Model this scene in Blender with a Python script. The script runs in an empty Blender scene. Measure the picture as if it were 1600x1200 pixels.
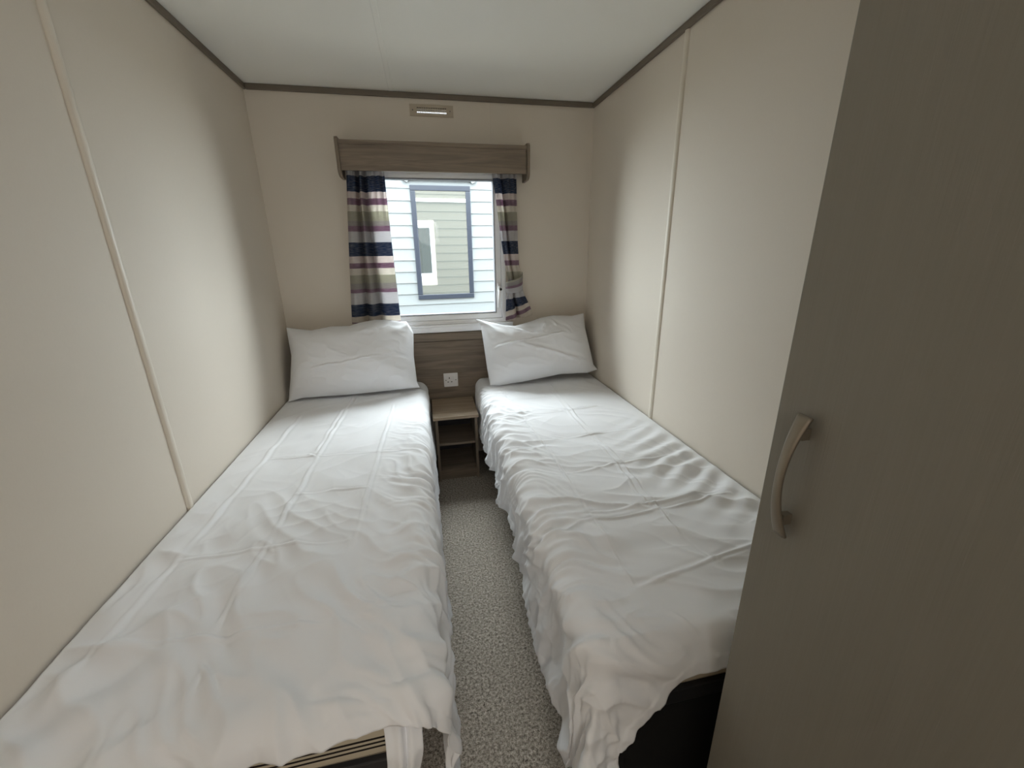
import bpy, bmesh, math, random
import numpy as np
from mathutils import Vector, Matrix

S = bpy.context.scene
COL = S.collection

# ------------------------------------------------------------------ camera, world, exposure
FPX, YAW, PIT, ROL = 643.984, 0.199, 0.314, -0.014
CAMP = Vector((-0.106, -2.474, 1.27))
cd = bpy.data.cameras.new('camera')
cd.sensor_fit = 'HORIZONTAL'; cd.sensor_width = 36.0
cd.lens = FPX / 1600 * 36.0
cd.clip_start = 0.02
cam = bpy.data.objects.new('camera', cd); COL.objects.link(cam)
fw = Vector((math.sin(YAW) * math.cos(PIT), math.cos(YAW) * math.cos(PIT), -math.sin(PIT)))
rt = Vector((math.cos(YAW), -math.sin(YAW), 0)); up = rt.cross(fw)
r2 = math.cos(ROL) * rt + math.sin(ROL) * up
u2 = -math.sin(ROL) * rt + math.cos(ROL) * up
cam.matrix_world = Matrix(((r2.x, u2.x, -fw.x, CAMP.x), (r2.y, u2.y, -fw.y, CAMP.y),
                           (r2.z, u2.z, -fw.z, CAMP.z), (0, 0, 0, 1)))
S.camera = cam

S.view_settings.view_transform = 'Standard'
S.view_settings.look = 'None'
S.view_settings.exposure = 0.24
S.view_settings.gamma = 1.0
S.view_settings.use_curve_mapping = False
S.cycles.use_denoising = True
S.cycles.max_bounces = 14
S.cycles.diffuse_bounces = 8
S.cycles.transparent_max_bounces = 16
S.cycles.caustics_reflective = False
S.cycles.caustics_refractive = False
S.cycles.sample_clamp_indirect = 12.0

SKY = 11.8
w = bpy.data.worlds.new('overcast_sky'); S.world = w
w.use_nodes = True
bg = w.node_tree.nodes['Background']
bg.inputs[0].default_value = (0.90, 0.965, 1.0, 1); bg.inputs[1].default_value = SKY

def area(name, loc, rot, sx, sy, power, col=(1, 1, 1), portal=False):
    l = bpy.data.lights.new(name, 'AREA'); l.shape = 'RECTANGLE'; l.size = sx; l.size_y = sy
    l.energy = power; l.color = col
    if portal: l.cycles.is_portal = True
    o = bpy.data.objects.new(name, l); o.location = loc; o.rotation_euler = rot
    COL.objects.link(o); return o
# daylight enters through the bedroom window (portal); a fill light is added in the unseen hall
area('window_portal', (0, 0.075, 1.28), (math.radians(-90), 0, 0), 0.72, 0.82, 1, portal=True)
hl = bpy.data.lights.new('hall_fill_light', 'POINT'); hl.energy = 14.5; hl.shadow_soft_size = .16; hl.color = (1.0, 0.985, 0.96)  # soft fill added behind the camera, not tied to a real fitting
ho = bpy.data.objects.new('hall_fill_light', hl); ho.location = (0.0, -3.35, 1.50); COL.objects.link(ho)
# hazy sun behind thin cloud, coming over the neighbouring caravan
sl = bpy.data.lights.new('hazy_sun', 'SUN'); sl.energy = 12.5; sl.angle = math.radians(96); sl.color = (0.97, 0.985, 1.0)
so = bpy.data.objects.new('hazy_sun', sl); so.rotation_euler = (math.radians(-37), 0, math.radians(-13)); COL.objects.link(so)

# ------------------------------------------------------------------ materials
def srgb(r, g, b):
    f = lambda c: (c / 255 / 12.92) if c / 255 <= 0.04045 else ((c / 255 + 0.055) / 1.055) ** 2.4
    return (f(r), f(g), f(b), 1)

class NT:
    def __init__(s, name):
        s.m = bpy.data.materials.new(name); s.m.use_nodes = True
        s.t = s.m.node_tree; s.n = s.t.nodes; s.l = s.t.links
        s.b = s.n['Principled BSDF']
    def add(s, typ, **kw):
        n = s.n.new(typ)
        for k, v in kw.items(): setattr(n, k, v)
        return n
    def coords(s, scale=(1, 1, 1), rot=(0, 0, 0), kind='Object'):
        tc = s.add('ShaderNodeTexCoord'); mp = s.add('ShaderNodeMapping')
        mp.inputs['Scale'].default_value = scale; mp.inputs['Rotation'].default_value = rot
        s.l.new(tc.outputs[kind], mp.inputs[0]); return mp.outputs[0]
    def noise(s, vec, scale, detail=3, rough=.5, dist=0):
        n = s.add('ShaderNodeTexNoise'); n.inputs['Scale'].default_value = scale
        n.inputs['Detail'].default_value = detail; n.inputs['Roughness'].default_value = rough
        n.inputs['Distortion'].default_value = dist
        s.l.new(vec, n.inputs['Vector']); return n.outputs['Fac']
    def ramp(s, fac, stops, interp='LINEAR'):
        r = s.add('ShaderNodeValToRGB'); r.color_ramp.interpolation = interp
        e = r.color_ramp.elements
        while len(e) < len(stops): e.new(0.5)
        for i, (p, c) in enumerate(stops): e[i].position = p; e[i].color = c
        s.l.new(fac, r.inputs[0]); return r.outputs[0]
    def mix(s, fac, a, b, mode='MIX'):
        n = s.add('ShaderNodeMix', data_type='RGBA', blend_type=mode)
        for sock, v in ((n.inputs[0], fac), (n.inputs[6], a), (n.inputs[7], b)):
            if hasattr(v, 'links'): s.l.new(v, sock)
            else: sock.default_value = v
        return n.outputs[2]
    def bump(s, h, strength, dist=.001):
        b = s.add('ShaderNodeBump'); b.inputs['Strength'].default_value = strength
        b.inputs['Distance'].default_value = dist
        s.l.new(h, b.inputs['Height']); s.l.new(b.outputs[0], s.b.inputs['Normal'])
    def col(s, v):
        if hasattr(v, 'links'): s.l.new(v, s.b.inputs['Base Color'])
        else: s.b.inputs['Base Color'].default_value = v
    def rough(s, v, spec=.5): s.b.inputs['Roughness'].default_value = v; s.b.inputs['Specular IOR Level'].default_value = spec

def mat_plain(name, c, rough=.5, metal=0, spec=.5, var=0.04, vs=6):
    t = NT(name); v = t.coords()
    n = t.noise(v, vs, 3)
    d = tuple(x * (1 - var) for x in c[:3]) + (1,)
    t.col(t.mix(n, d, c)); t.rough(rough, spec); t.b.inputs['Metallic'].default_value = metal
    return t.m

def mat_wall():
    t = NT('linen_wallpaper')
    a = t.noise(t.coords((160, 160, 900)), 1, 2)
    b = t.noise(t.coords((900, 900, 130)), 1, 2)
    big = t.noise(t.coords(), 1.3, 2)
    base = t.mix(big, srgb(213, 204, 191), srgb(217, 208, 196))
    wv = t.mix(.5, a, b)
    t.col(t.mix(wv, t.mix(.5, base, srgb(207, 198, 185)), t.mix(.5, base, srgb(222, 214, 203))))
    t.bump(wv, .12, .0006); t.rough(.62, .35); return t.m
def mat_ceiling():
    t = NT('white_ceiling_board'); v = t.coords()
    n = t.noise(v, 240, 2)
    t.col(t.mix(t.noise(v, 1.5, 2), srgb(238, 238, 233), srgb(242, 242, 237)))
    t.bump(n, .08, .0005); t.rough(.42, .4); return t.m
def mat_carpet():
    t = NT('beige_fleck_carpet'); v = t.coords()
    n1 = t.noise(v, 125, 3, .7); n2 = t.noise(v, 300, 2, .6); n3 = t.noise(v, 9, 3)
    f = t.mix(.35, n1, n2)
    c = t.ramp(f, [(.34, srgb(52, 47, 42)), (.47, srgb(160, 151, 139)), (.54, srgb(194, 185, 173)), (.64, srgb(232, 225, 215))])
    t.col(t.mix(t.ramp(n3, [(.35, (0, 0, 0, 1)), (.65, (.25, .25, .25, 1))]), c, srgb(158, 150, 139)))
    t.bump(f, 1.0, .010); t.rough(.95, .1); return t.m
def mat_wood(name, ax, dark, mid, light, seed=0.0):
    # long grain along the axis ax
    sc = [26, 26, 26]; sc[ax] = 1.6
    t = NT(name)
    tc = t.add('ShaderNodeTexCoord'); mp = t.add('ShaderNodeMapping'); mp.inputs['Scale'].default_value = sc
    mp.inputs['Location'].default_value = (seed, seed * .7, seed * 1.3)
    t.l.new(tc.outputs['Object'], mp.inputs[0]); v = mp.outputs[0]
    n = t.noise(v, 1.0, 4, .55, 1.6)
    sc2 = [420, 420, 420]; sc2[ax] = 9
    fine = t.noise(t.coords(tuple(sc2)), 1.0, 2)
    c = t.ramp(n, [(.28, dark), (.45, mid), (.58, light), (.72, mid)])
    t.col(t.mix(.35, c, t.mix(fine, dark, light)))
    t.bump(fine, .15, .0005); t.rough(.5, .4); return t.m
def mat_door():
    t = NT('grey_white_woodgrain_laminate')
    v = t.coords((300, 300, 5)); n = t.noise(v, 1, 3, .6, .8)
    b = t.noise(t.coords((40, 40, 1.5)), 1, 3)
    f = t.mix(.4, n, b)
    t.col(t.mix(f, srgb(128, 124, 115), srgb(142, 138, 129)))
    t.bump(n, .35, .0008); t.rough(.5, .4); return t.m
def mat_sheet():
    t = NT('white_cotton'); v = t.coords()
    n = t.noise(t.coords((1, 1, 1)), 700, 2); big = t.noise(v, 40, 4, .6)
    t.col(t.mix(t.noise(v, 3, 2), srgb(236, 238, 242), srgb(242, 244, 248)))
    t.bump(t.mix(.25, big, n), .10, .0015); t.rough(.8, .2)
    t.b.inputs['Sheen Weight'].default_value = .08
    return t.m
def mat_ticking():
    # cream mattress cover with groups of dark woven stripes
    t = NT('striped_ticking')
    tc = t.add('ShaderNodeTexCoord'); sp = t.add('ShaderNodeSeparateXYZ'); t.l.new(tc.outputs['Object'], sp.inputs[0])
    wob = t.noise(t.coords((4, 4, 1)), 1, 2)
    m1 = t.add('ShaderNodeMath', operation='MULTIPLY_ADD'); m1.inputs[1].default_value = .012
    t.l.new(wob, m1.inputs[0]); t.l.new(sp.outputs[2], m1.inputs[2])
    m2 = t.add('ShaderNodeMath', operation='MULTIPLY'); m2.inputs[1].default_value = 1 / .085
    t.l.new(m1.outputs[0], m2.inputs[0])
    fr = t.add('ShaderNodeMath', operation='FRACT'); t.l.new(m2.outputs[0], fr.inputs[0])
    K = srgb(38, 32, 30); C = srgb(196, 186, 166)
    t.col(t.ramp(fr.outputs[0], [(0, C), (.12, K), (.17, C), (.31, K), (.36, C), (.56, K), (.62, C), (.69, K), (.75, C), (.82, K), (.88, C)], 'CONSTANT'))
    t.rough(.85, .15); return t.m
def mat_stripes():
    # curtain cloth: colour bands follow the cloth's own length (UV v = height in metres)
    t = NT('striped_curtain_cotton')
    uv = t.add('ShaderNodeUVMap'); sp = t.add('ShaderNodeSeparateXYZ'); t.l.new(uv.outputs[0], sp.inputs[0])
    mp = t.add('ShaderNodeMapping'); mp.inputs['Scale'].default_value = (14, 420, 1); t.l.new(uv.outputs[0], mp.inputs[0])
    st = t.noise(mp.outputs[0], 1, 2, .5)
    m = t.add('ShaderNodeMapRange'); m.inputs[1].default_value = .80; m.inputs[2].default_value = 1.80
    t.l.new(sp.outputs[1], m.inputs[0])
    navy, cream, mauve, pink = srgb(56, 75, 106), srgb(232, 226, 217), srgb(158, 130, 150), srgb(233, 225, 222)
    sand, green, grey, pale = srgb(234, 230, 222), srgb(190, 189, 174), srgb(176, 172, 170), srgb(218, 217, 219)
    b = [(1.80, pale), (1.637, navy), (1.562, pink), (1.532, mauve), (1.503, sand), (1.470, green), (1.425, grey), (1.401, mauve), (1.374, pale),
         (1.316, navy), (1.246, pink), (1.211, mauve), (1.183, sand), (1.151, green), (1.105, grey), (1.076, mauve), (1.056, pale), (.993, navy), (.927, cream), (.897, mauve), (.872, cream)]
    stops = []
    for i in range(len(b) - 1, -1, -1):
        lo = b[i + 1][0] if i + 1 < len(b) else .80
        stops.append((max(0, lo - .80), b[i][1]))
    c = t.ramp(m.outputs[0], stops, 'CONSTANT')
    sf = t.ramp(st, [(.42, (0, 0, 0, 1)), (.72, (.42, .42, .42, 1))])
    t.col(t.mix(sf, c, srgb(205, 200, 198))); t.rough(.9, .15)
    tr = t.add('ShaderNodeBsdfTranslucent'); t.l.new(t.b.inputs['Base Color'].links[0].from_socket, tr.inputs[0])
    mx = t.add('ShaderNodeMixShader'); mx.inputs[0].default_value = .6
    out = t.n['Material Output']
    t.l.new(t.b.outputs[0], mx.inputs[1]); t.l.new(tr.outputs[0], mx.inputs[2]); t.l.new(mx.outputs[0], out.inputs[0])
    return t.m
def mat_glass():
    t = NT('clear_window_glass')
    tr = t.add('ShaderNodeBsdfTransparent'); gl = t.add('ShaderNodeBsdfGlossy'); gl.inputs['Roughness'].default_value = 0.01
    fr = t.add('ShaderNodeFresnel'); fr.inputs[0].default_value = 1.12
    tr.inputs[0].default_value = (.97, .99, .985, 1)
    mx = t.add('ShaderNodeMixShader'); t.l.new(fr.outputs[0], mx.inputs[0])
    t.l.new(tr.outputs[0], mx.inputs[1]); t.l.new(gl.outputs[0], mx.inputs[2]); t.l.new(mx.outputs[0], t.n['Material Output'].inputs[0])
    return t.m
def mat_mirror_glass():
    t = NT('reflective_window_glass')
    gl = t.add('ShaderNodeBsdfGlossy'); gl.inputs['Roughness'].default_value = 0.004; gl.inputs['Color'].default_value = (.96, .95, .93, 1)
    t.b.inputs['Base Color'].default_value = (.07, .08, .08, 1); t.rough(.05)
    mx = t.add('ShaderNodeMixShader'); mx.inputs[0].default_value = .34
    t.l.new(t.b.outputs[0], mx.inputs[1]); t.l.new(gl.outputs[0], mx.inputs[2]); t.l.new(mx.outputs[0], t.n['Material Output'].inputs[0])
    return t.m

WALL, CEIL, CARPET = mat_wall(), mat_ceiling(), mat_carpet()
COVE = mat_plain('grey_brown_coving', srgb(112, 102, 90), .55)
BATTEN = mat_plain('cream_joint_strip', srgb(224, 216, 203), .4)
OAK = mat_wood('grey_oak_laminate', 0, srgb(94, 82, 71), srgb(120, 107, 93), srgb(142, 128, 112))
OAKZ = mat_wood('grey_oak_upright_laminate', 2, srgb(94, 82, 71), srgb(116, 104, 90), srgb(136, 123, 107), 3.1)
OAK_LIT = mat_wood('lit_grey_oak_laminate', 0, srgb(122, 106, 90), srgb(152, 135, 114), srgb(174, 156, 134), 1.7)  # same oak made lighter, the light on the nightstand top put into its colour
DARKBACK = mat_plain('dark_backing_and_shade', srgb(48, 46, 48), .7)
DOORM, SHEET, TICK, STRIPE = mat_door(), mat_sheet(), mat_ticking(), mat_stripes()
UPVC = mat_plain('white_plastic', srgb(248, 249, 251), .35, var=.02)
GLASS, MIRROR = mat_glass(), mat_mirror_glass()
SOCKET = mat_plain('white_socket_plastic', srgb(235, 233, 232), .3, var=.02)
BLACK = mat_plain('black_recess', srgb(18, 18, 18), .6)
STEEL = mat_plain('brushed_nickel', srgb(150, 142, 130), .45, metal=.6, vs=60)
SCREW = mat_plain('steel_screw', srgb(120, 118, 115), .4, metal=.8)
VENT = mat_plain('beige_vent_plastic', srgb(182, 170, 152), .5)
RAIL = mat_plain('dark_grey_bed_metal', srgb(58, 58, 60), .45, metal=.3)
SLATM = mat_plain('black_deck_and_underbed_shade', srgb(20, 20, 21), .9)
GASKET = mat_plain('grey_gasket', srgb(110, 112, 118), .6)
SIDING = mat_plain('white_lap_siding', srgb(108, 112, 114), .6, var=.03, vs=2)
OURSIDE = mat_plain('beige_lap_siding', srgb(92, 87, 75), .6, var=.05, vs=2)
BLUEFR = mat_plain('slate_blue_window_frame', srgb(28, 34, 47), .4, var=.06, vs=20)
ROOFM = mat_plain('grey_roof_sheet', srgb(120, 122, 124), .7)
GROUND = mat_plain('grey_gravel', srgb(128, 124, 116), .9, var=.4, vs=30)
DIFF = None

# ------------------------------------------------------------------ mesh helpers
def link(name, bm, mat, parent=None, smooth=False, bevel=0.0, seg=2):
    me = bpy.data.meshes.new(name); bm.normal_update(); bm.to_mesh(me); bm.free()
    o = bpy.data.objects.new(name, me); COL.objects.link(o); me.materials.append(mat)
    if parent is not None: o.parent = parent
    if bevel:
        m = o.modifiers.new('bevel', 'BEVEL'); m.width = bevel; m.segments = seg; m.limit_method = 'ANGLE'; m.angle_limit = math.radians(40)
    if smooth:
        for p in me.polygons: p.use_smooth = True
    return o
def box(bm, x0, x1, y0, y1, z0, z1):
    vs = [bm.verts.new(p) for p in ((x0, y0, z0), (x1, y0, z0), (x1, y1, z0), (x0, y1, z0), (x0, y0, z1), (x1, y0, z1), (x1, y1, z1), (x0, y1, z1))]
    for f in ((3, 2, 1, 0), (4, 5, 6, 7), (0, 1, 5, 4), (1, 2, 6, 5), (2, 3, 7, 6), (3, 0, 4, 7)): bm.faces.new([vs[i] for i in f])
def BX(name, dims, mat, parent=None, bevel=0.0, seg=2, smooth=False):
    bm = bmesh.new()
    for d in (dims if isinstance(dims[0], (tuple, list)) else [dims]): box(bm, *d)
    return link(name, bm, mat, parent, smooth, bevel, seg)
def empty(name, loc=(0, 0, 0)):
    o = bpy.data.objects.new(name, None); o.location = loc; o.empty_display_size = .05; COL.objects.link(o); return o
def rel(root, d):
    l = root.location; return (d[0] - l.x, d[1] - l.x, d[2] - l.y, d[3] - l.y, d[4] - l.z, d[5] - l.z)
def PB(name, root, dims, mat, bevel=0.0, seg=2):
    ds = dims if isinstance(dims[0], (tuple, list)) else [dims]
    return BX(name, [rel(root, d) for d in ds], mat, root, bevel, seg)
def struct(o): o['kind'] = 'structure'; return o
def tag(o, label, cat, group=None):
    o['label'] = label; o['category'] = cat
    if group: o['group'] = group
    return o
def prism(bm, pts, axis, a, b):
    # closed outline pts (2D) pushed along axis from a to b
    def mk(p, t):
        return {0: (t, p[0], p[1]), 1: (p[0], t, p[1]), 2: (p[0], p[1], t)}[axis]
    A = [bm.verts.new(mk(p, a)) for p in pts]; B = [bm.verts.new(mk(p, b)) for p in pts]
    n = len(pts); bm.faces.new(A[::-1]); bm.faces.new(B)
    for i in range(n): bm.faces.new((A[i], A[(i + 1) % n], B[(i + 1) % n], B[i]))
    bmesh.ops.recalc_face_normals(bm, faces=bm.faces)
def grid_mesh(name, P, mat, parent=None, uv=None, thick=0.0, offset=-1):
    nu, nv = P.shape[:2]
    me = bpy.data.meshes.new(name)
    idx = np.arange(nu * nv).reshape(nu, nv)
    F = np.stack([idx[:-1, :-1], idx[1:, :-1], idx[1:, 1:], idx[:-1, 1:]], -1).reshape(-1, 4)
    me.vertices.add(nu * nv); me.vertices.foreach_set('co', P.reshape(-1).astype(np.float32))
    me.loops.add(F.size); me.loops.foreach_set('vertex_index', F.reshape(-1).astype(np.int32))
    me.polygons.add(len(F)); me.polygons.foreach_set('loop_start', (np.arange(len(F)) * 4).astype(np.int32))
    me.polygons.foreach_set('loop_total', np.full(len(F), 4, np.int32))
    me.polygons.foreach_set('use_smooth', np.ones(len(F), bool))
    if uv is not None:
        l = me.uv_layers.new(name='UVMap'); l.data.foreach_set('uv', uv.reshape(-1, 2)[F.reshape(-1)].reshape(-1).astype(np.float32))
    me.update(calc_edges=True); me.validate()
    me.materials.append(mat)
    o = bpy.data.objects.new(name, me); COL.objects.link(o)
    if parent is not None: o.parent = parent
    if thick:
        m = o.modifiers.new('thickness', 'SOLIDIFY'); m.thickness = thick; m.offset = offset
    return o
def tube(bm, pts, rad, n=10):
    rings = []
    for i, p in enumerate(pts):
        p = Vector(p); t = (Vector(pts[min(i + 1, len(pts) - 1)]) - Vector(pts[max(i - 1, 0)])).normalized()
        a = t.cross(Vector((0, 0, 1)) if abs(t.z) < .9 else Vector((1, 0, 0))).normalized(); b = t.cross(a)
        rings.append([bm.verts.new(p + rad * (math.cos(k * 2 * math.pi / n) * a + math.sin(k * 2 * math.pi / n) * b)) for k in range(n)])
    for i in range(len(rings) - 1):
        for k in range(n): bm.faces.new((rings[i][k], rings[i][(k + 1) % n], rings[i + 1][(k + 1) % n], rings[i + 1][k]))
    bm.faces.new(rings[0][::-1]); bm.faces.new(rings[-1])
    bmesh.ops.recalc_face_normals(bm, faces=bm.faces)

# numpy noise
_rng = np.random.RandomState(7)
_perm = np.concatenate([_rng.permutation(256)] * 3)
_ang = _rng.rand(256) * 2 * np.pi
def pn(x, y, seed=0):
    x = np.asarray(x, float) + seed * 17.31; y = np.asarray(y, float) + seed * 9.77
    xi = np.floor(x).astype(int); yi = np.floor(y).astype(int); xf = x - xi; yf = y - yi
    u = xf * xf * xf * (xf * (xf * 6 - 15) + 10); v = yf * yf * yf * (yf * (yf * 6 - 15) + 10)
    def g(ix, iy, dx, dy):
        h = _ang[_perm[(_perm[ix & 255] + iy) & 255]]; return np.cos(h) * dx + np.sin(h) * dy
    a = g(xi, yi, xf, yf); b = g(xi + 1, yi, xf - 1, yf); c = g(xi, yi + 1, xf, yf - 1); d = g(xi + 1, yi + 1, xf - 1, yf - 1)
    return ((a + (b - a) * u) * (1 - v) + (c + (d - c) * u) * v) * 1.5
def ridge(x, y, seed=0):
    return 1 - 2 * np.abs(np.clip(pn(x, y, seed), -1, 1)) ** .8
def sm(a, b, x):
    t = np.clip((x - a) / (b - a), 0, 1); return t * t * (3 - 2 * t)
def crease(X, Y, pts, amp, wd, fade=.04):
    """signed profile of one pressed fold running along a polyline"""
    wob = .0035 if wd < .012 else .012
    X = X + wob * pn(X * 9, Y * 9, 301); Y = Y + wob * pn(X * 9 + 5, Y * 9, 302)
    amp = amp * np.clip(.62 + .75 * pn(X * 7 + wd * 900, Y * 7, 303), .12, 1.3)
    amp = amp * (1.0 if wd < .012 else 1.7)
    best = np.full(X.shape, 9.0); sg = np.zeros(X.shape); end = np.zeros(X.shape)
    L = sum(math.dist(pts[i], pts[i + 1]) for i in range(len(pts) - 1)); acc = 0
    for i in range(len(pts) - 1):
        (x0, y0), (x1, y1) = pts[i], pts[i + 1]; dx, dy = x1 - x0, y1 - y0; l = math.hypot(dx, dy)
        t = np.clip(((X - x0) * dx + (Y - y0) * dy) / l ** 2, 0, 1)
        ex, ey = X - x0 - t * dx, Y - y0 - t * dy
        d = np.hypot(ex, ey); s = (dx * ey - dy * ex) / l
        m = d < best; best = np.where(m, d, best); sg = np.where(m, s, sg)
        end = np.where(m, np.minimum(acc + t * l, L - acc - t * l), end); acc += l
    f = np.clip(.25 + end / fade, 0, 1)
    sgn = np.where(sg >= 0, 1, -1) * best
    return f * amp * (np.exp(-(best / wd) ** 2) - .55 * np.exp(-((sgn - 2.1 * wd) / (1.3 * wd)) ** 2) + .35 * np.exp(-(best / (5 * wd)) ** 2))
def normals(P):
    du = np.gradient(P, axis=0); dv = np.gradient(P, axis=1)
    n = np.cross(du, dv); return n / (np.linalg.norm(n, axis=2, keepdims=True) + 1e-12)

# ------------------------------------------------------------------ room shell
HW, H, YF = 0.875, 2.03, -2.80      # half width, ceiling, front wall
struct(BX('floor', (-1.0, 1.0, -3.95, .06, -.03, 0), CARPET))
struct(BX('ceiling', (-1.0, 1.0, -3.95, .10, H, H + .05), CEIL))
struct(BX('wall_left', (-HW - .05, -HW, -3.95, .0, 0, H), WALL))
struct(BX('wall_right', (HW, HW + .05, -3.95, .0, 0, H), WALL))
# window wall with openings for the window and the vent
WX, WZ0, WZ1 = .365, .855, 1.70
VX0, VX1, VZ0, VZ1 = -.085, .07, 1.938, 1.972
xs = [-.93, -WX, VX0, VX1, WX, .93]; zs = [0, WZ0, WZ1, VZ0, VZ1, H]
bm = bmesh.new()
box(bm, -.93, -WX, 0, .06, 0, H); box(bm, WX, .93, 0, .06, 0, H)
box(bm, -WX, WX, 0, .06, 0, WZ0); box(bm, -WX, WX, 0, .06, WZ1, VZ0)
box(bm, -WX, VX0, 0, .06, VZ0, VZ1); box(bm, VX1, WX, 0, .06, VZ0, VZ1); box(bm, -WX, WX, 0, .06, VZ1, H)
struct(link('wall_back', bm, WALL))
# wall behind the camera, with the open doorway to the hall
struct(BX('wall_front', [(-HW, -.70, YF - .05, YF, 0, H), (.10, HW, YF - .05, YF, 0, H), (-.70, .10, YF - .05, YF, 2.0, H)], WALL))
struct(BX('wall_hall', [(-HW, HW, -3.95, -3.90, 0, H)], WALL))
lamp = tag(empty('added_ceiling_disc', (-.45, -3.35, H)), 'added round ceiling disc in the unseen hallway, dressing for the fill light', 'fill light dressing')  # unlit fixture made up out of view to go with the fill light
bm = bmesh.new(); bmesh.ops.create_cone(bm, cap_ends=True, segments=40, radius1=.13, radius2=.15, depth=.03, matrix=Matrix.Translation((0, 0, -.015)))
link('base', bm, UPVC, lamp, bevel=.004)
# coving strips where walls meet the ceiling
def cove(n, d): struct(BX(n, d, COVE, bevel=.004))
cove('trim_1', (-HW, -HW + .012, YF, 0, H - .026, H))
cove('trim_2', (HW - .012, HW, YF, 0, H - .026, H))
cove('trim_3', (-HW + .012, HW - .012, -.012, 0, H - .026, H))
# rounded joint strips on the side walls
def batten(n, sgn, y):
    bm = bmesh.new(); k = 10; wdt, dep = .0135, .010
    pts = [(y + wdt * math.cos(math.pi * i / k), dep * math.sin(math.pi * i / k)) for i in range(k + 1)]
    pts = [(sgn * (HW - d + .0005), yy) for yy, d in pts]
    prism(bm, pts, 2, 0.0, H - .026)
    struct(link(n, bm, BATTEN, smooth=False))
batten('trim_4', -1, -1.192); batten('trim_5', 1, -.861)
struct(BX('trim_6', (-.212, -.192, YF, -.012, H - .0025, H + .001), CEIL, bevel=.0015))
struct(BX('trim_7', (.2955, .3025, -.0012, .001, WZ1, H - .026), WALL, bevel=.0008))

# ------------------------------------------------------------------ window
win = struct(empty('window_1', (0, 0, WZ0)))
FO = .355
def frame(name, x0, x1, z0, z1, wl, y0, y1, mat, bev=.004, wb=None, wt=None):
    wb = wl if wb is None else wb; wt = wl if wt is None else wt
    bm = bmesh.new()
    o = [(x0, z0), (x1, z0), (x1, z1), (x0, z1)]; i = [(x0 + wl, z0 + wb), (x1 - wl, z0 + wb), (x1 - wl, z1 - wt), (x0 + wl, z1 - wt)]
    V = {}
    for k, pts in (('o', o), ('i', i)):
        for q, (x, z) in enumerate(pts):
            for y in (y0, y1): V[k, q, y] = bm.verts.new((x, y, z - WZ0))
    for q in range(4):
        r = (q + 1) % 4
        bm.faces.new((V['o', q, y0], V['o', r, y0], V['i', r, y0], V['i', q, y0]))
        bm.faces.new((V['o', r, y1], V['o', q, y1], V['i', q, y1], V['i', r, y1]))
        bm.faces.new((V['o', q, y1], V['o', r, y1], V['o', r, y0], V['o', q, y0]))
        bm.faces.new((V['i', r, y1], V['i', q, y1], V['i', q, y0], V['i', r, y0]))
    bmesh.ops.recalc_face_normals(bm, faces=bm.faces)
    return link(name, bm, mat, win, bevel=bev)
frame('window_frame', -WX, WX, WZ0, WZ1, .026, -.004, .066, UPVC, wb=.024)
frame('window_sash', -.338, .338, WZ0 + .024, WZ1 - .026, .034, .004, .055, UPVC, .006, wb=.034)
frame('gasket', -.304, .304, WZ0 + .058, WZ1 - .06, .004, .0015, .05, GASKET, 0)
PB('pane', win, (-.301, .301, .028, .032, WZ0 + .060, WZ1 - .062), GLASS)
# handle on the right stile
hb = bmesh.new(); box(hb, .312, .330, -.012, .004, 1.040 - WZ0, 1.085 - WZ0)
hd = link('window_handle', hb, UPVC, win, bevel=.004)
hb = bmesh.new(); tube(hb, [(.321, -.012, 1.062 - WZ0), (.321, -.028, 1.060 - WZ0), (.320, -.034, 1.045 - WZ0), (.317, -.032, .99 - WZ0), (.315, -.026, .945 - WZ0)], .0075, 10)
link('lever', hb, UPVC, hd, smooth=True)
hb = bmesh.new(); bmesh.ops.create_cone(hb, cap_ends=True, segments=16, radius1=.0085, radius2=.007, depth=.010, matrix=Matrix.Translation((.326, -.038, 1.052 - WZ0)) @ Matrix.Rotation(math.pi / 2, 4, 'X'))
b_ = link('lock_button', hb, BLACK, hd); b_['label'] = 'black lock button'
PB('window_sill', win, [(-.40, .40, -.022, 0.0, .812, .846), (-.40, .40, -.030, 0.004, .846, .858)], UPVC, .003)

# ------------------------------------------------------------------ pelmet over the window
PX0, PX1, PY = -.482, .482, -.12
pel = tag(empty('window_pelmet', (0, 0, 1.64)), 'grey oak pelmet box with rounded ends above the window', 'pelmet')
PB('front_panel', pel, (PX0 + .016, PX1 - .016, PY + .008, PY + .024, 1.654, 1.772), OAK, .001)
PB('top_rail', pel, (PX0 + .016, PX1 - .016, PY, PY + .03, 1.768, 1.787), OAK, .002)
PB('top_board', pel, (PX0 + .016, PX1 - .016, PY + .03, 0, 1.770, 1.784), OAK)
for x0 in (PX0, PX1 - .016):
    bm = bmesh.new(); pts = [(0, 1.800), (PY + .006, 1.800), (PY - .004, 1.790), (PY - .004, 1.655)]
    pts += [(PY - .004 + .045 * (1 - math.cos(a)), 1.655 - .030 * math.sin(a)) for a in [math.pi / 2 * i / 8 for i in range(1, 9)]]
    pts += [(0, 1.625)]
    prism(bm, [(p[0], p[1] - 1.64) for p in pts], 0, x0, x0 + .016)
    link('end_panel', bm, OAKZ, pel, bevel=.003)
trk = BX('curtain_track', rel(pel, (PX0 + .02, PX1 - .02, -.075, -.050, 1.740, 1.752)), UPVC, pel)

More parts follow.
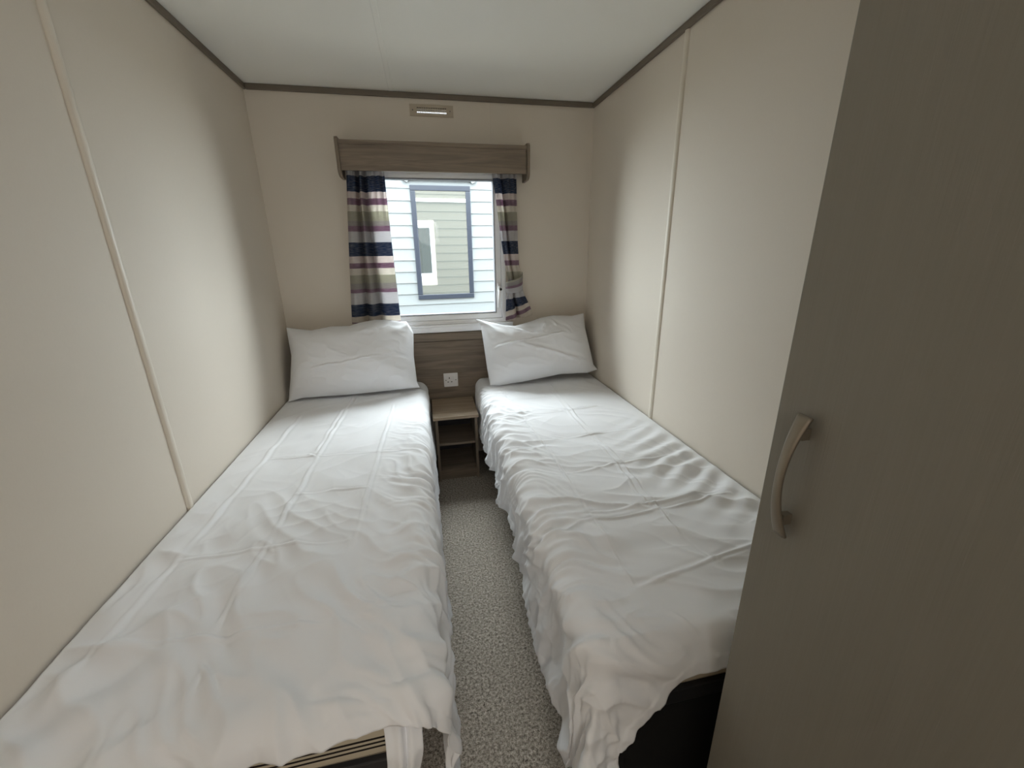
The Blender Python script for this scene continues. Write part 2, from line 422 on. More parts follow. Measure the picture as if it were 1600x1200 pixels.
# ------------------------------------------------------------------ curtains
def curtain(name, xl, xr, zt, zb, fold, label, nu=150, nv=190, tie=None):
    z = np.linspace(zt, zb, nv)[None, :] + np.zeros((nu, 1)); s = np.linspace(0, 1, nu)[:, None] + np.zeros((1, nv))
    XL = np.interp(-z, [-p[0] for p in xl], [p[1] for p in xl]); XR = np.interp(-z, [-p[0] for p in xr], [p[1] for p in xr])
    x = XL + (XR - XL) * s
    y = -.047 + fold(s, z)
    uvz = z.copy()
    if tie is not None:
        g = np.exp(-((z - 1.06) / .06) ** 2)
        uvz = z + .035 * sm(1.04, .90, z) * -(s - .2) - .0 * g
        z = z + .030 * sm(1.06, .90, z) * (s ** 1.5)
    P = np.stack([x, y, z], -1)
    uv = np.stack([s * .5, uvz], -1)
    root = tag(empty(name, (float(x.mean()), -.05, zb)), label, 'curtain', 'curtains at the window')
    o = grid_mesh('curtain_panel', P - np.array(root.location), STRIPE, root, uv, .0015, 0)
    return root
def foldL(s, z):
    top = sm(1.35, 1.72, z)
    c1 = .27 + .12 * sm(1.66, .9, z) * .3; c2 = .46 + .14 * sm(1.66, .9, z)
    y = -.014 * np.cos(2 * np.pi * (s - c1) / .40) * sm(0, .1, s)
    y =   .040 * np.exp(-((s - c1) / .050) ** 2) + .032 * np.exp(-((s - c2) / .07) ** 2)
    y += -.018 * np.exp(-((s - (c1 + c2) / 2) / .06) ** 2) - .014 * np.exp(-((s - .09) / .08) ** 2) - .010 * np.exp(-((s - .82) / .14) ** 2)
    y += top * .008 * np.cos(2 * np.pi * s * 6.3 + 1.0) + .004 * pn(s * 5, z * 2.5, 3)
    return y
cl = curtain('window_curtain', [(1.75, -.447), (1.66, -.453), (1.316, -.485), (.913, -.520), (.85, -.524)],
             [(1.75, -.272), (1.66, -.269), (1.316, -.266), (.90, -.258), (.85, -.256)], 1.735, .892, foldL,
             'striped navy cream and mauve curtain hanging loose left of the window')
def foldR(s, z):
    top = sm(1.30, 1.7, z); tie = np.exp(-((z - 1.10) / .10) ** 2); fl = sm(1.02, .88, z)
    c = .42 - .05 * top + .06 * fl
    y = .038 * np.exp(-((s - c) / .055) ** 2) - .016 * np.exp(-((s - c + .2) / .10) ** 2) - .010 * np.exp(-((s - c - .28) / .12) ** 2)
    y += .010 * (1 - fl) * np.exp(-((s - .12) / .05) ** 2)
    y = y * (1 - .5 * tie) - .006 * tie * np.sin(np.pi * s) + .007 * top * np.cos(2 * np.pi * s * 4.2) + .004 * pn(s * 5, z * 3, 9)
    return y
cr = curtain('window_curtain', [(1.75, .284), (1.661, .290), (1.57, .304), (1.309, .335), (1.176, .355), (1.093, .369), (.991, .355), (.843, .349)],
             [(1.75, .424), (1.654, .424), (1.308, .428), (1.185, .434), (1.142, .446), (1.058, .451), (1.005, .468), (.944, .491), (.878, .515), (.84, .522)],
             1.735, .868, foldR, 'striped navy cream and mauve curtain tied back right of the window', tie=True)
# tieback sash wrapped round the right curtain
nu, nv = 60, 22
t = np.linspace(0, 1, nu)[:, None] + np.zeros((1, nv)); q = np.linspace(0, 1, nv)[None, :] + np.zeros((nu, 1))
th = np.pi * (1.12 * t - .06)
cx, hw_ = .404, .049
bx = cx - hw_ * np.cos(th); by = -.050 - .034 * np.sin(th) - .003 * np.sin(q * np.pi * 2 + t * 3)
bz = 1.062 + .040 * t + .075 * (q - .5) * (.75 + .5 * t) + .010 * np.sin(t * np.pi) * -1
grid_mesh('tieback', np.stack([bx, by, bz], -1) - np.array(cr.location), STRIPE, cr, np.stack([t * .3, 1.062 + .10 * (q - .42) + 0 * t], -1), .004, 0)

# ------------------------------------------------------------------ vent
vent = tag(empty('wall_vent', (-.008, 0, 1.954)), 'beige slotted air vent on the back wall under the ceiling', 'vent')
bm = bmesh.new(); NXs, rows = 17, 3
X0, X1, Z0, Z1 = -.083, .068, 1.9405, 1.9700
gx = [-.118, X0]; 
for i in range(NXs): gx += [X0 + (X1 - X0) * (i + .24) / NXs, X0 + (X1 - X0) * (i + .76) / NXs]
gx += [.102]; gx = [-.118] + gx[2:]
gz = [1.9275]
for j in range(rows): gz += [Z0 + (Z1 - Z0) * (j + .15) / rows, Z0 + (Z1 - Z0) * (j + .85) / rows]
gz += [1.9805]
for i in range(len(gx) - 1):
    for j in range(len(gz) - 1):
        if i % 2 == 1 and j % 2 == 1: continue
        box(bm, gx[i] + .008, gx[i + 1] + .008, -.006, -.0005, gz[j] - 1.954, gz[j + 1] - 1.954)
bmesh.ops.remove_doubles(bm, verts=bm.verts, dist=1e-5)
dup_ = {}
for f in list(bm.faces):
    k = tuple(sorted(v.index for v in f.verts))
for f in bm.faces: dup_.setdefault(frozenset(f.verts), []).append(f)
bmesh.ops.delete(bm, geom=[f for fs in dup_.values() if len(fs) > 1 for f in fs], context='FACES_ONLY')
link('vent_plate', bm, VENT, vent)
for x in (-.103, .086):
    bm = bmesh.new(); bmesh.ops.create_cone(bm, cap_ends=True, segments=14, radius1=.0035, radius2=.0030, depth=.003, matrix=Matrix.Translation((x + .008, -.0068, 0)) @ Matrix.Rotation(math.pi / 2, 4, 'X'))
    link('screw', bm, SCREW, vent)
PB('dark_liner', vent, [(VX0 + .001, VX1 - .001, .006, .012, 1.9580, 1.9715), (VX0 + .001, VX1 - .001, .012, .058, 1.9690, 1.9715)], BLACK)  # black strips added behind the upper slots so they read dark

# ------------------------------------------------------------------ headboard, socket, nightstand
hbd = tag(empty('headboard', (0, -.012, .30)), 'wide grey oak headboard panel across the wall behind both beds', 'headboard')
PB('panel', hbd, [(-.862, .862, -.030, -.002, .30, .7595), (-.862, .862, -.030, -.002, .762, .808)], OAK, .0015)
PB('backing', hbd, (-.858, .858, -.026, -.001, .31, .80), DARKBACK)

sk = tag(empty('wall_socket', (.004, -.030, .519)), 'white single plug socket with switch on the headboard above the nightstand', 'socket')
BX('face_plate', (-.043, .043, -.009, 0, -.043, .043), SOCKET, sk, .003, 3)
BX('switch', (.014, .026, -.0125, -.008, .004, .028), SOCKET, sk, .0015)
for d in ((-.0115, -.0065, .008, .018), (-.021, -.013, -.014, -.0095), (.000, .008, -.014, -.0095)):
    BX('pin_hole', (d[0], d[1], -.0096, -.004, d[2], d[3]), BLACK, sk)
for x in (-.030, .030):
    bm = bmesh.new(); bmesh.ops.create_cone(bm, cap_ends=True, segments=14, radius1=.0032, radius2=.0028, depth=.003, matrix=Matrix.Translation((x, -.0098, 0)) @ Matrix.Rotation(math.pi / 2, 4, 'X'))
    link('screw', bm, SCREW, sk)

ns = tag(empty('nightstand', (.005, -.18, 0)), 'small grey oak open nightstand between the beds', 'nightstand')
PB('table_top', ns, (-.121, .131, -.345, -.034, .384, .402), OAK_LIT, .0015)
for x0 in (-.110, .109): PB('side_panel', ns, (x0, x0 + .015, -.332, -.045, 0, .384), OAKZ, .001)
PB('shelf', ns, (-.095, .109, -.312, -.055, .214, .229), OAK, .001)
PB('shelf', ns, (-.095, .109, -.325, -.055, .050, .065), OAK, .001)
PB('plinth', ns, (-.095, .109, -.318, -.303, .001, .050), OAK, .001)
PB('back_panel', ns, (-.095, .109, -.055, -.046, .05, .384), DARKBACK)  # dark colour stands in for the shadow inside the open nightstand

# ------------------------------------------------------------------ beds
def bed_frame(sgn, label):
    xa, xb = (.150, .868); y0, y1 = -1.905, -.050
    X = lambda a, b: (sgn * a, sgn * b) if sgn > 0 else (sgn * b, sgn * a)
    root = tag(empty('bed', (sgn * .51, -1.0, 0)), label, 'bed', 'beds')
    x0, x1 = X(xa + .05, xb)
    PB('side_rail', root, (*X(xa + .045, xa + .070), y0, y1, .305, .345), RAIL, .003)
    PB('side_rail', root, (*X(xb - .025, xb), y0, y1, .305, .345), RAIL, .003)
    PB('end_rail', root, (*X(xa + .070, xb - .025), y0, y0 + .025, .305, .345), RAIL, .003)
    PB('end_rail', root, (*X(xa + .070, xb - .025), y1 - .025, y1, .305, .345), RAIL, .003)
    PB('deck', root, (*X(xa + .070, xb - .025), y0 + .025, y1 - .025, .318, .343), SLATM)
    PB('base', root, (*X(xa + .115, xb - .01), y0 + .012, y1 - .01, 0.0, .305), SLATM, .004)  # solid black block added to keep the space under the bed dark
    return root
def mattress(sgn, label):
    xa, xb = .197, .866
    X = (sgn * xa, sgn * xb) if sgn > 0 else (sgn * xb, sgn * xa)
    root = tag(empty('mattress', (sgn * .53, -1.0, .345)), label, 'mattress', 'striped mattresses')
    BX('mattress_body', rel(root, (*X, -1.908, -.048, .346, .492)), TICK, root, .035, 5)
    x = BX('piping', [rel(root, (*X, -1.9095, -.0465, .349, .354))], RAIL, root, .003)
    return root
bed_frame(-1, 'left bed with dark metal rails and a black block added for under-bed shade'); bed_frame(1, 'right bed with dark rail and an added black block for under-bed shade, beside the wardrobe')
mattress(-1, 'cream mattress with dark stripes showing at the foot of the left bed')
mattress(1, 'striped mattress almost hidden under the right bed cover')

ZT = .520
def cover(sgn, aE, rA, bE, rB, LA, LB, wr, label, flare=.05, cfl=.0, step=.0036):
    aw = aE + .42; bw = bE + .42
    na, nb = int((aE + .34) / step), int((bE + .18) / step)
    u = np.linspace(0, 1, na)[:, None] + np.zeros((1, nb)); v = np.linspace(0, 1, nb)[None, :] + np.zeros((na, 1))
    a = u * (aE + .3); b = v * (bE + .15)
    for _ in range(6):
        a = u * (aE + LA(b)); b = v * (bE + LB(a))
    ea = np.maximum(0, a - aE); eb = np.maximum(0, b - bE); e = np.hypot(ea, eb) + 1e-9
    ca, cb = ea / e, eb / e
    r = (rA * ca ** 2 + rB * cb ** 2) ; r = np.where(e < 1e-6, rA, np.maximum(r, .03))
    s0 = r * np.pi / 2; ph = np.minimum(e / r, np.pi / 2); hang = np.maximum(0, e - s0)
    corner = (4 * (ca * cb) ** 2)
    h = r * np.sin(ph) + (flare + cfl * corner) * hang; d = r * (1 - np.cos(ph)) + hang * (1 - .12 * corner)
    A = np.minimum(a, aE) + h * ca; B = np.minimum(b, bE) + h * cb
    Z = ZT - d
    P = np.stack([sgn * (.868 - A), -.055 - B, Z], -1)
    N = normals(P)
    if N[na // 2, nb // 2, 2] < 0: N = -N
    # flat cloth coordinates in room metres, used for the creases
    XX, YY = sgn * (.868 - a), -.055 - b
    th = np.arctan2(eb, ea)
    D = wr(a, b, ea, eb, e, hang, corner, th, XX, YY)
    # stitched hem band along the edges
    hd = np.minimum(np.where(eb > 0, bE + LB(a) - b, 9), np.where(ea > 0, aE + LA(b) - a, 9))
    run = np.where(eb > ea, a, b)
    D = D + .0016 * sm(.032, .026, hd) * (1 + .9 * pn(run * 55, hd * 12, 90)) + .0018 * np.exp(-((hd - .029) / .004) ** 2) * pn(run * 80, run * 0, 91)
    D = D + .006 * sm(.05, 0, hd) * pn(run * 16, run * 0, 92)
    D = np.where(ea > .02, np.minimum(D, .011 + .05 * sm(.36, .60, b)), D)
    D = np.where(eb > .02, np.maximum(D, -.012), D) * np.clip(.08 + a / .07, .0, 1)
    P = P + N * D[..., None]
    P[..., 0] = np.clip(P[..., 0], -.8705, .8705) 
    P[..., 2] = np.maximum(P[..., 2], np.where((a < aE) & (b < bE), .499, .012))
    root = tag(empty('bed_cover', (sgn * .5, -1.0, ZT)), label, 'bed cover', 'white covers on the beds')
    o = grid_mesh('cover_sheet', P - np.array(root.location), SHEET, root, None, .003, -1 if sgn * 1 > 0 else -1)
    return root, o

def soft(a, b, seed):
    wx_, wy_ = a + .05 * pn(a * 5, b * 5, seed + 7), b + .05 * pn(a * 5, b * 5, seed + 8)
    return .0036 * ridge(wx_ * 5, wy_ * 4, seed + 4) * sm(-.2, .5, pn(a * 3, b * 3, seed + 9)) +   .0026 * ridge(wx_ * 7 + wy_ * 9, wy_ * 3, seed + 5) + .0045 * pn(a * 4.2, b * 3.1, seed) + .0022 * pn(a * 11, b * 8, seed + 1)
# ---- left bed
CL = [([(-.523, -.25), (-.545, -.60), (-.561, -.905), (-.574, -1.429), (-.597, -1.703)], .0036, .0045),
      ([(-.545, -.25), (-.567, -.62), (-.575, -.88)], .0030, .004),
      ([(-.312, -.40), (-.335, -.957), (-.340, -1.202), (-.346, -1.491)], .0026, .0040),
      ([(-.742, -.45), (-.771, -1.234), (-.789, -1.586), (-.797, -1.775)], .0032, .0050),
      ([(-.743, -.899), (-.529, -.933), (-.216, -.952)], .0030, .0042),
      ([(-.574, -1.191), (-.45, -1.19), (-.339, -1.21)], .0034, .0045),
      ([(-.784, -1.454), (-.563, -1.455), (-.348, -1.472)], .0036, .0048),
      ([(-.797, -1.711), (-.579, -1.718), (-.363, -1.743)], .0038, .0050),
      ([(-.587, -1.771), (-.555, -1.81), (-.523, -1.862)], .0035, .0045),
      ([(-.575, -1.79), (-.572, -1.85)], .0030, .0040),
      ([(-.36, -1.905), (-.21, -1.925)], .0040, .0050),
      ([(-.60, -.90), (-.56, -.945)], .0040, .0045), ([(-.575, -1.44), (-.545, -1.48)], .0035, .0045)]
def wrL(a, b, ea, eb, e, hang, corner, th, X, Y):
    D = soft(a, b, 2)
    foot = sm(.9, 1.7, b)
    # soft diagonal rolls towards the foot
    q = a * .75 - b * .6
    D += foot * (.0150 * pn(q * 9, (a + b) * 2.2, 5) + .0105 * ridge(q * 14 + .5 * pn(a * 6, b * 6, 8), (a + b) * 3, 6))
    D += foot * sm(.45, .05, a) * (.018 * pn(b * 8 + a * 9, a * 2.2, 12) + .008 * ridge(b * 9 + a * 8, a * 2, 13))
    # gathers at the aisle edge
    env = sm(.50, .73, a + .07 * pn(b * 7, a * 0, 25)) * (1 - sm(.12, .36, ea) * .3)
    g = ridge(b * 13 - a * 6 + 1.3 * pn(a * 5, b * 5, 21), a * 3.0 + b * 2, 22)
    D += env * sm(.30, 1.1, b) * (.0100 * g + .0072 * pn(b * 30 - a * 14 + 2 * pn(a * 8, b * 8, 26), a * 7, 23))
    # hanging side: shallow slanting folds
    D += sm(.02, .20, hang) * (.010 * pn(b * 7 - ea * 5, ea * 1.2, 31) + .006 * ridge(b * 16 - ea * 11, ea * 2, 32))
    D += corner * sm(.0, .2, hang) * .010 * np.sin(th * 7 + 1)
    # stitched hem along the foot
    for pts, am, wd in CL: D += crease(X, Y, pts, am * 1.7, wd)
    return D
def LBl(a): return .076 + .008 * np.sin(a * 9) - .012 * sm(.45, .70, a) + .006 * pn(a * 14, a * 0, 4)
def LAl(b): return .40 + .012 * pn(b * 5, b * 0, 6) + .02 * sm(1.5, 1.9, b)
covL, covLm = cover(-1, .672, .055, 1.842, .050, LAl, LBl, wrL, 'white cotton cover on the left bed, draped low to the aisle', .035, .20)
# folded-over loop of cloth hanging at the left bed's foot corner
n1, n2 = 40, 26
t = np.linspace(0, 1, n1)[:, None] + np.zeros((1, n2)); q = np.linspace(0, 1, n2)[None, :] + np.zeros((n1, 1))
def q_(a, b): return sm(a, b, q)
lx = -.236 + .056 * t + .006 * np.sin(q * 4) + .010 * (t - .5) * (1 - q)
ly = -1.930 - .034 * q_(0, .45) + .022 * np.exp(-((t - .58 + .1 * q) / .10) ** 2) * (1 - .5 * q) + .010 * (2 * np.abs(t - .5)) ** 4 + .006 * np.sin(t * 9)
lz = .485 - .135 * q + .014 * q * np.cos((t - .45) * 5) * -1
lo = grid_mesh('hem_loop', np.stack([lx, ly, lz], -1) - np.array(covL.location), SHEET, covL, None, .004, 0)
lo['label'] = 'loop of hem folded down at the foot corner'

# ---- right bed
CR = [([(.565, -.25), (.545, -.798), (.553, -1.218), (.530, -1.51), (.521, -1.642), (.552, -1.771)], .0030, .004),
      ([(.541, -.25), (.521, -.798), (.529, -1.218), (.506, -1.51)], .0030, .004),
      ([(.25, -.30), (.28, -.471), (.31, -1.0), (.320, -1.252), (.318, -1.651), (.317, -1.792)], .0024, .004),
      ([(.31, -.478), (.53, -.468), (.72, -.45)], .0028, .004),
      ([(.30, -.700), (.53, -.690), (.72, -.66)], .0030, .0045),
      ([(.240, -.995), (.311, -.992), (.538, -.978), (.80, -.95)], .0046, .0050),
      ([(.331, -1.254), (.44, -1.25), (.546, -1.234), (.76, -1.22)], .0042, .0050),
      ([(.28, -1.495), (.536, -1.494), (.779, -1.462)], .0046, .0055),
      ([(.28, -1.535), (.536, -1.528), (.80, -1.492)], .0034, .0045),
      ([(.31, -1.791), (.533, -1.75), (.70, -1.72)], .0046, .006),
      ([(.361, -1.865), (.39, -1.911)], .003, .0045),
      ([(.36, -.94), (.43, -.985)], .0035, .0045), ([(.42, -1.68), (.52, -1.685)], .0035, .0045)]
def wrR(a, b, ea, eb, e, hang, corner, th, X, Y):
    D = soft(a, b, 41)
    foot = sm(.8, 1.5, b)
    q = b * .85 + a * .30
    D += foot * (.0130 * pn(q * 9, a * 2.2, 45) + .0090 * ridge(q * 12 + .5 * pn(a * 6, b * 6, 46), a * 2.5, 47))
    # deep ripples against the wall half way down
    env = np.exp(-((b - 1.22) / .30) ** 2) * sm(.36, .02, a)
    D += env * .0095 * np.sin((b * 1.0 - .55 * a) * 2 * np.pi / .085 + 1.6 * pn(a * 4, b * 4, 50))
    # gathers at the aisle edge
    env = sm(.46, .68, a + .05 * pn(b * 6, a * 0, 55)) * sm(.05, .35, b)
    g = ridge(b * 12 + a * 5 + 1.5 * pn(a * 4.5, b * 4.5, 51), a * 2.6 + b * 1.5, 52)
    g2 = ridge(b * 21 + a * 9 + 1.8 * pn(a * 6, b * 6, 56), a * 4, 57)
    D += env * (.0092 * g + .0052 * g2 + .0030 * pn(b * 38 + a * 14, a * 6, 53)) * (1 - .5 * corner)
    D += sm(.0, .16, hang) * (1 - corner) * .019 * pn(b * 9 + ea * 4, ea * 1.5, 54)
    D += corner * sm(.02, .2, hang) * (.014 * np.sin(th * 9 + .5) + .006 * np.sin(th * 19))
    for pts, am, wd in CR: D += crease(X, Y, pts, am * 1.6, wd)
    return D
def LBr(a): return .100 + .20 * sm(.49, .75, a) + .006 * pn(a * 12, a * 0, 61)
def LAr(b): return .285 + .016 * pn(b * 9, b * 0, 62) + .10 * sm(1.1, 1.75, b)
covR, covRm = cover(1, .660, .058, 1.842, .050, LAr, LBr, wrR, 'white cotton cover on the right bed with gathered edge, beside the wardrobe', .04, .16)

# ------------------------------------------------------------------ pillows
def pillow(label, TL, TR, BR, BL, T, topo, boto, lefto, righto, wr, seed, back=.35):
    nu, nv = 190, 130
    u = np.linspace(-1, 1, nu)[:, None] + np.zeros((1, nv)); v = np.linspace(-1, 1, nv)[None, :] + np.zeros((nu, 1))
    TL, TR, BR, BL = (np.array(p, float) for p in (TL, TR, BR, BL))
    cu, cv = (u + 1) / 2, (v + 1) / 2
    P = ((1 - cu) * (1 - cv))[..., None] * BL + (cu * (1 - cv))[..., None] * BR + ((1 - cu) * cv)[..., None] * TL + (cu * cv)[..., None] * TR
    ey = ((TL + TR) - (BL + BR)) / 2; ex = ((TR + BR) - (TL + BL)) / 2
    exn, eyn = ex / np.linalg.norm(ex), ey / np.linalg.norm(ey); N = np.cross(exn, eyn)
    def off(tab, s): return np.interp(s, [p[0] for p in tab], [p[1] for p in tab])
    k = np.ones(9) / 9
    P = P + (off(topo, u) * cv ** 3 + off(boto, u) * (1 - cv) ** 3)[..., None] * eyn
    P = P + (off(righto, v) * cu ** 4 + off(lefto, v) * (1 - cu) ** 4)[..., None] * exn
    f = np.clip((1 - np.abs(u) ** 2.6) * (1 - np.abs(v) ** 2.4), 0, 1) ** .62
    W = wr(u, v) * np.clip(3 * (1 - np.abs(u)), 0, 1) * np.clip(.15 + 3 * (1 - np.abs(v)), 0, 1)
    front = P + N * (T * (1 - back) * f + W)[..., None]
    bk = P - N * (T * back * f)[..., None]
    root = tag(empty('pillow', tuple((BL + BR) / 2)), label, 'pillow', 'white pillows against the headboard')
    L = np.array(root.location)
    o = grid_mesh('pillowcase', np.concatenate([front, bk[::-1]], 0) - L, SHEET, root)
    bm = bmesh.new(); bm.from_mesh(o.data)
    bmesh.ops.remove_doubles(bm, verts=bm.verts, dist=4e-4)
    bmesh.ops.holes_fill(bm, edges=[e for e in bm.edges if e.is_boundary], sides=0)
    bmesh.ops.recalc_face_normals(bm, faces=bm.faces)
    for f_ in bm.faces: f_.smooth = True
    bm.to_mesh(o.data); bm.free()
    return root
def wpl(u, v):
    D = .010 * pn(u * 1.6, v * 1.2, 70) + .005 * pn(u * 3.4, v * 2.6, 71) + .003 * ridge(u * 3 + v * 2, v * 3 - u, 72)
    # pleats fanning from the top right corner and the right seam
    rr = np.hypot(1 - u, (1 - v) * .7); th = np.arctan2((1 - v) * .7, 1.001 - u)
    D += .009 * np.exp(-(rr / .55) ** 2) * np.sin(th * 9 + 1.2) * sm(0, .15, rr)
    D += .0045 * sm(.62, .95, u) * ridge(v * 4.5 + u * 1.5, u * 2, 73)
    D += .0040 * sm(-.75, -.98, u) * ridge(v * 2.5 - u, u * 2, 74)
    D += crease(u, v * .6, [(-.8, -.16), (0, -.07), (.7, .02)], .0030, .014, .3)
    D += crease(u, v * .6, [(-.35, .18), (.05, -.02)], .0022, .02, .2)
    D += crease(u, v * .6, [(.1, .42), (.45, .40), (.62, .48)], .008, .03, .2)
    return D
pillow('white pillow on the left bed, upright against the headboard', (-.852, -.085, .893), (-.200, -.085, .885), (-.186, -.235, .536), (-.858, -.240, .530), .172,
       [(-1, .0), (-.9, -.006), (-.62, -.022), (-.3, -.004), (0, -.004), (.15, .012), (.4, .026), (.62, .024), (.82, .012), (.92, .012), (1, -.035)],
       [(-1, -.006), (-.8, .010), (0, .006), (.8, .012), (1, .012)],
       [(-1, .0), (-.4, .014), (.2, .022), (.7, .008), (1, 0)], [(-1, .008), (-.8, -.004), (0, -.006), (.8, .006), (1, .0)], wpl, 1)
def wpr(u, v):
    D = .010 * pn(u * 1.5, v * 1.3, 80) + .004 * pn(u * 3.0, v * 2.4, 81) + .0025 * ridge(u * 2.0 + v * 2, v * 1.5 - u, 82)
    rr = np.hypot(1 + u, (1 - v) * .7); th = np.arctan2((1 - v) * .7, 1.001 + u)
    D += .007 * np.exp(-(rr / .5) ** 2) * np.sin(th * 10) * sm(0, .12, rr)
    D += .0060 * sm(-.55, -.95, u) * ridge(v * 4.2 + u * 2.5, u * 2, 83)
    D += .0045 * sm(.65, .97, u) * ridge(v * 3 - u * 1.5, u * 2, 84)
    # sunken fold fanning down from the top edge
    D += -.024 * np.exp(-((u + .16 - (1 - v) * .12) / .17) ** 2) * sm(.0, .8, v)
    D += crease(u, v * .6, [(-.50, .50), (-.30, .36), (-.10, .26), (.05, .24)], .012, .028, .15)
    D += crease(u, v * .6, [(.16, .50), (.10, .36), (.03, .25)], .012, .028, .15)
    D += crease(u, v * .6, [(.25, .50), (.36, .34), (.55, .22)], .007, .026, .15)
    D += crease(u, v * .6, [(-.88, .02), (-.45, .13), (.1, .15), (.5, .20)], .0045, .014, .2)
    D += crease(u, v * .6, [(-.45, .11), (.0, -.10), (.45, -.28), (.85, -.40)], .006, .030, .25)
    return D
pillow('white creased pillow on the right bed, tilted against the headboard', (.176, -.080, .886), (.832, -.082, .886), (.868, -.235, .566), (.212, -.245, .531), .168,
       [(-1, .006), (-.9, -.004), (-.55, -.040), (-.35, -.048), (-.1, -.030), (.15, -.006), (.4, .006), (.75, -.002), (1, .012)],
       [(-1, .004), (-.85, -.006), (-.3, .0), (.3, .014), (.8, .0), (1, .012)],
       [(-1, .004), (-.5, .004), (.2, .010), (.8, .014), (1, -.012)], [(-1, .010), (-.8, -.010), (-.2, -.012), (.5, -.012), (1, .0)], wpr, 2)

# ------------------------------------------------------------------ wardrobe
wx, wy0, wy1 = .380, -2.52, -2.006
wd = tag(empty('wardrobe', (.63, -2.26, 0)), 'tall grey-white wardrobe with bow handle, closest to the camera on the right', 'wardrobe')
PB('carcass', wd, [(wx + .022, HW - .002, wy0, wy0 + .018, 0, H - .03), (wx + .022, HW - .002, wy1 - .018, wy1, 0, H - .03),
                   (wx + .022, HW - .002, wy0 + .018, wy1 - .018, H - .048, H - .03), (wx + .022, HW - .002, wy0 + .018, wy1 - .018, .06, .078),
                   (wx + .05, wx + .066, wy0 + .018, wy1 - .018, 0, .06), (HW - .012, HW - .002, wy0 + .018, wy1 - .018, .078, H - .048)], DOORM)
dr = PB('door', wd, (wx, wx + .020, wy0 + .003, wy1 - .001, .055, H - .035), DOORM, .0015)
# bow handle standing off the door
bm = bmesh.new(); n = 28; rings = []
zc, hh, yc = .966, .092, -2.060
for i in range(n + 1):
    t = -1 + 2 * i / n
    z = zc + hh * t; o = .010 + .021 * (1 - abs(t) ** 2.0); wdt = .0060 + .0050 * abs(t) ** 1.6; th_ = .0032
    dzdt, dodt = hh, -.060 * t; L = math.hypot(dzdt, dodt); nz, no = -dodt / L, dzdt / L
    ring = []
    for (cy_, ct) in ((-1, -.6), (-.7, -1), (.7, -1), (1, -.6), (1, .4), (.6, 1), (-.6, 1), (-1, .4)):
        ring.append(bm.verts.new((wx - (o + ct * th_ * no) - wd.location.x, yc + cy_ * wdt - wd.location.y, z + ct * th_ * nz)))
    rings.append(ring)
for i in range(n):
    for k in range(8): bm.faces.new((rings[i][k], rings[i][(k + 1) % 8], rings[i + 1][(k + 1) % 8], rings[i + 1][k]))
bm.faces.new(rings[0][::-1]); bm.faces.new(rings[-1]); bmesh.ops.recalc_face_normals(bm, faces=bm.faces)
for f in bm.faces: f.smooth = True
box(bm, wx - .014 - wd.location.x, wx + .001 - wd.location.x, yc - .0045 - wd.location.y, yc + .0045 - wd.location.y, zc + .064 - .006, zc + .064 + .010)
box(bm, wx - .014 - wd.location.x, wx + .001 - wd.location.x, yc - .0045 - wd.location.y, yc + .0045 - wd.location.y, zc - .064 - .010, zc - .064 + .006)
hn = link('handle', bm, STEEL, dr); hn['label'] = 'brushed metal bow handle'

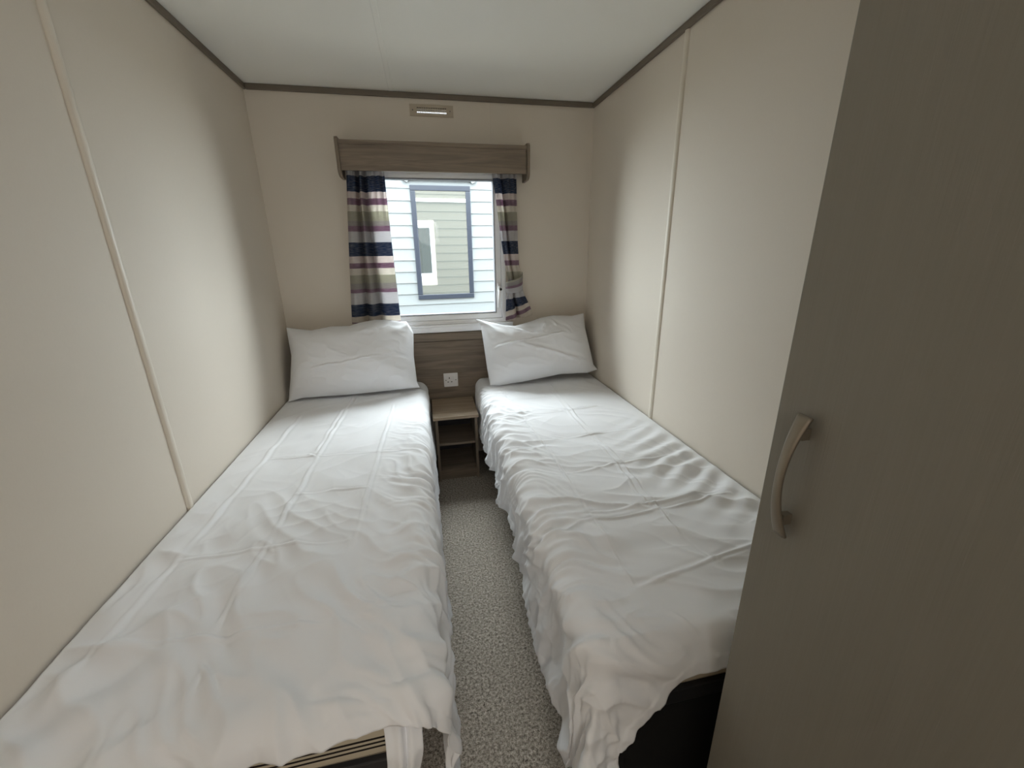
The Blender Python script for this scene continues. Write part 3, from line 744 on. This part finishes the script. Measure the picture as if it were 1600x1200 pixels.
# ------------------------------------------------------------------ outside: own siding and the neighbouring caravan
def lap_siding(bm, x0, x1, z0, z1, y, pitch, out, d=.014, hole=None):
    # lapped boards facing out (-1: towards -y, +1: towards +y)
    z = z0
    while z < z1 - 1e-4:
        zt = min(z + pitch, z1)
        segs = [(x0, x1)]
        for hx0, hx1, hz0, hz1 in hole or ():
            if zt > hz0 + .001 and z < hz1 - .001: segs = [(x0, hx0), (hx1, x1)]
        for a, b in segs:
            pts = [(y, z), (y + out * d, z), (y + out * d * .9, z + .006), (y + out * .002, zt), (y, zt)]
            prism(bm, pts, 0, a, b)
        z = zt
bm = bmesh.new()
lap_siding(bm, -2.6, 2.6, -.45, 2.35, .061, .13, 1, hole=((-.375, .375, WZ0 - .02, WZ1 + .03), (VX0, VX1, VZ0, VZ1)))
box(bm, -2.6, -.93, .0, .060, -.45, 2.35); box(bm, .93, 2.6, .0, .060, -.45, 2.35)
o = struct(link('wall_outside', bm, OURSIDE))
struct(BX('ground', (-9, 9, .10, 14, -.60, -.55), GROUND))

NB = empty('caravan', (.13, 2.5, -.55)); NB.rotation_euler = (0, 0, math.radians(3.2))
tag(NB, 'white lap-sided caravan with blue framed window seen outside the window', 'caravan')
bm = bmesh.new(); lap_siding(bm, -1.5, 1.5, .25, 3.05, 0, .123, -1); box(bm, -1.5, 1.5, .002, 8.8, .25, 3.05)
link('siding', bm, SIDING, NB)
bm = bmesh.new(); prism(bm, [(-1.58, 3.05), (0, 3.35), (1.58, 3.05), (1.58, 3.0), (-1.58, 3.0)], 1, -.06, 8.9); link('roof', bm, ROOFM, NB)
BX('skirt', (-1.45, 1.45, .04, 8.7, 0, .25), GASKET, NB)
wz0, wz1, wxh = .74 + .55, 1.945 + .55, .325
bm = bmesh.new()
box(bm, -wxh, wxh, -.028, .0, wz0, wz0 + .055); box(bm, -wxh, wxh, -.028, .0, wz1 - .055, wz1)
box(bm, -wxh, -wxh + .055, -.028, .0, wz0 + .055, wz1 - .055); box(bm, wxh - .055, wxh, -.028, .0, wz0 + .055, wz1 - .055)
wf = link('window_frame', bm, BLUEFR, NB, bevel=.006)
BX('pane', (-wxh + .05, wxh - .05, -.020, -.004, wz0 + .05, wz1 - .05), MIRROR, wf)
bm = bmesh.new(); prism(bm, [(-.40, wz1 + .10), (-.40, wz1 + .045), (-.345, wz1 + .02), (-.33, wz1 + .045), (.33, wz1 + .045), (.345, wz1 + .02), (.40, wz1 + .045), (.40, wz1 + .10)], 1, -.05, 0)
link('window_header', bm, SIDING, NB, bevel=.004)
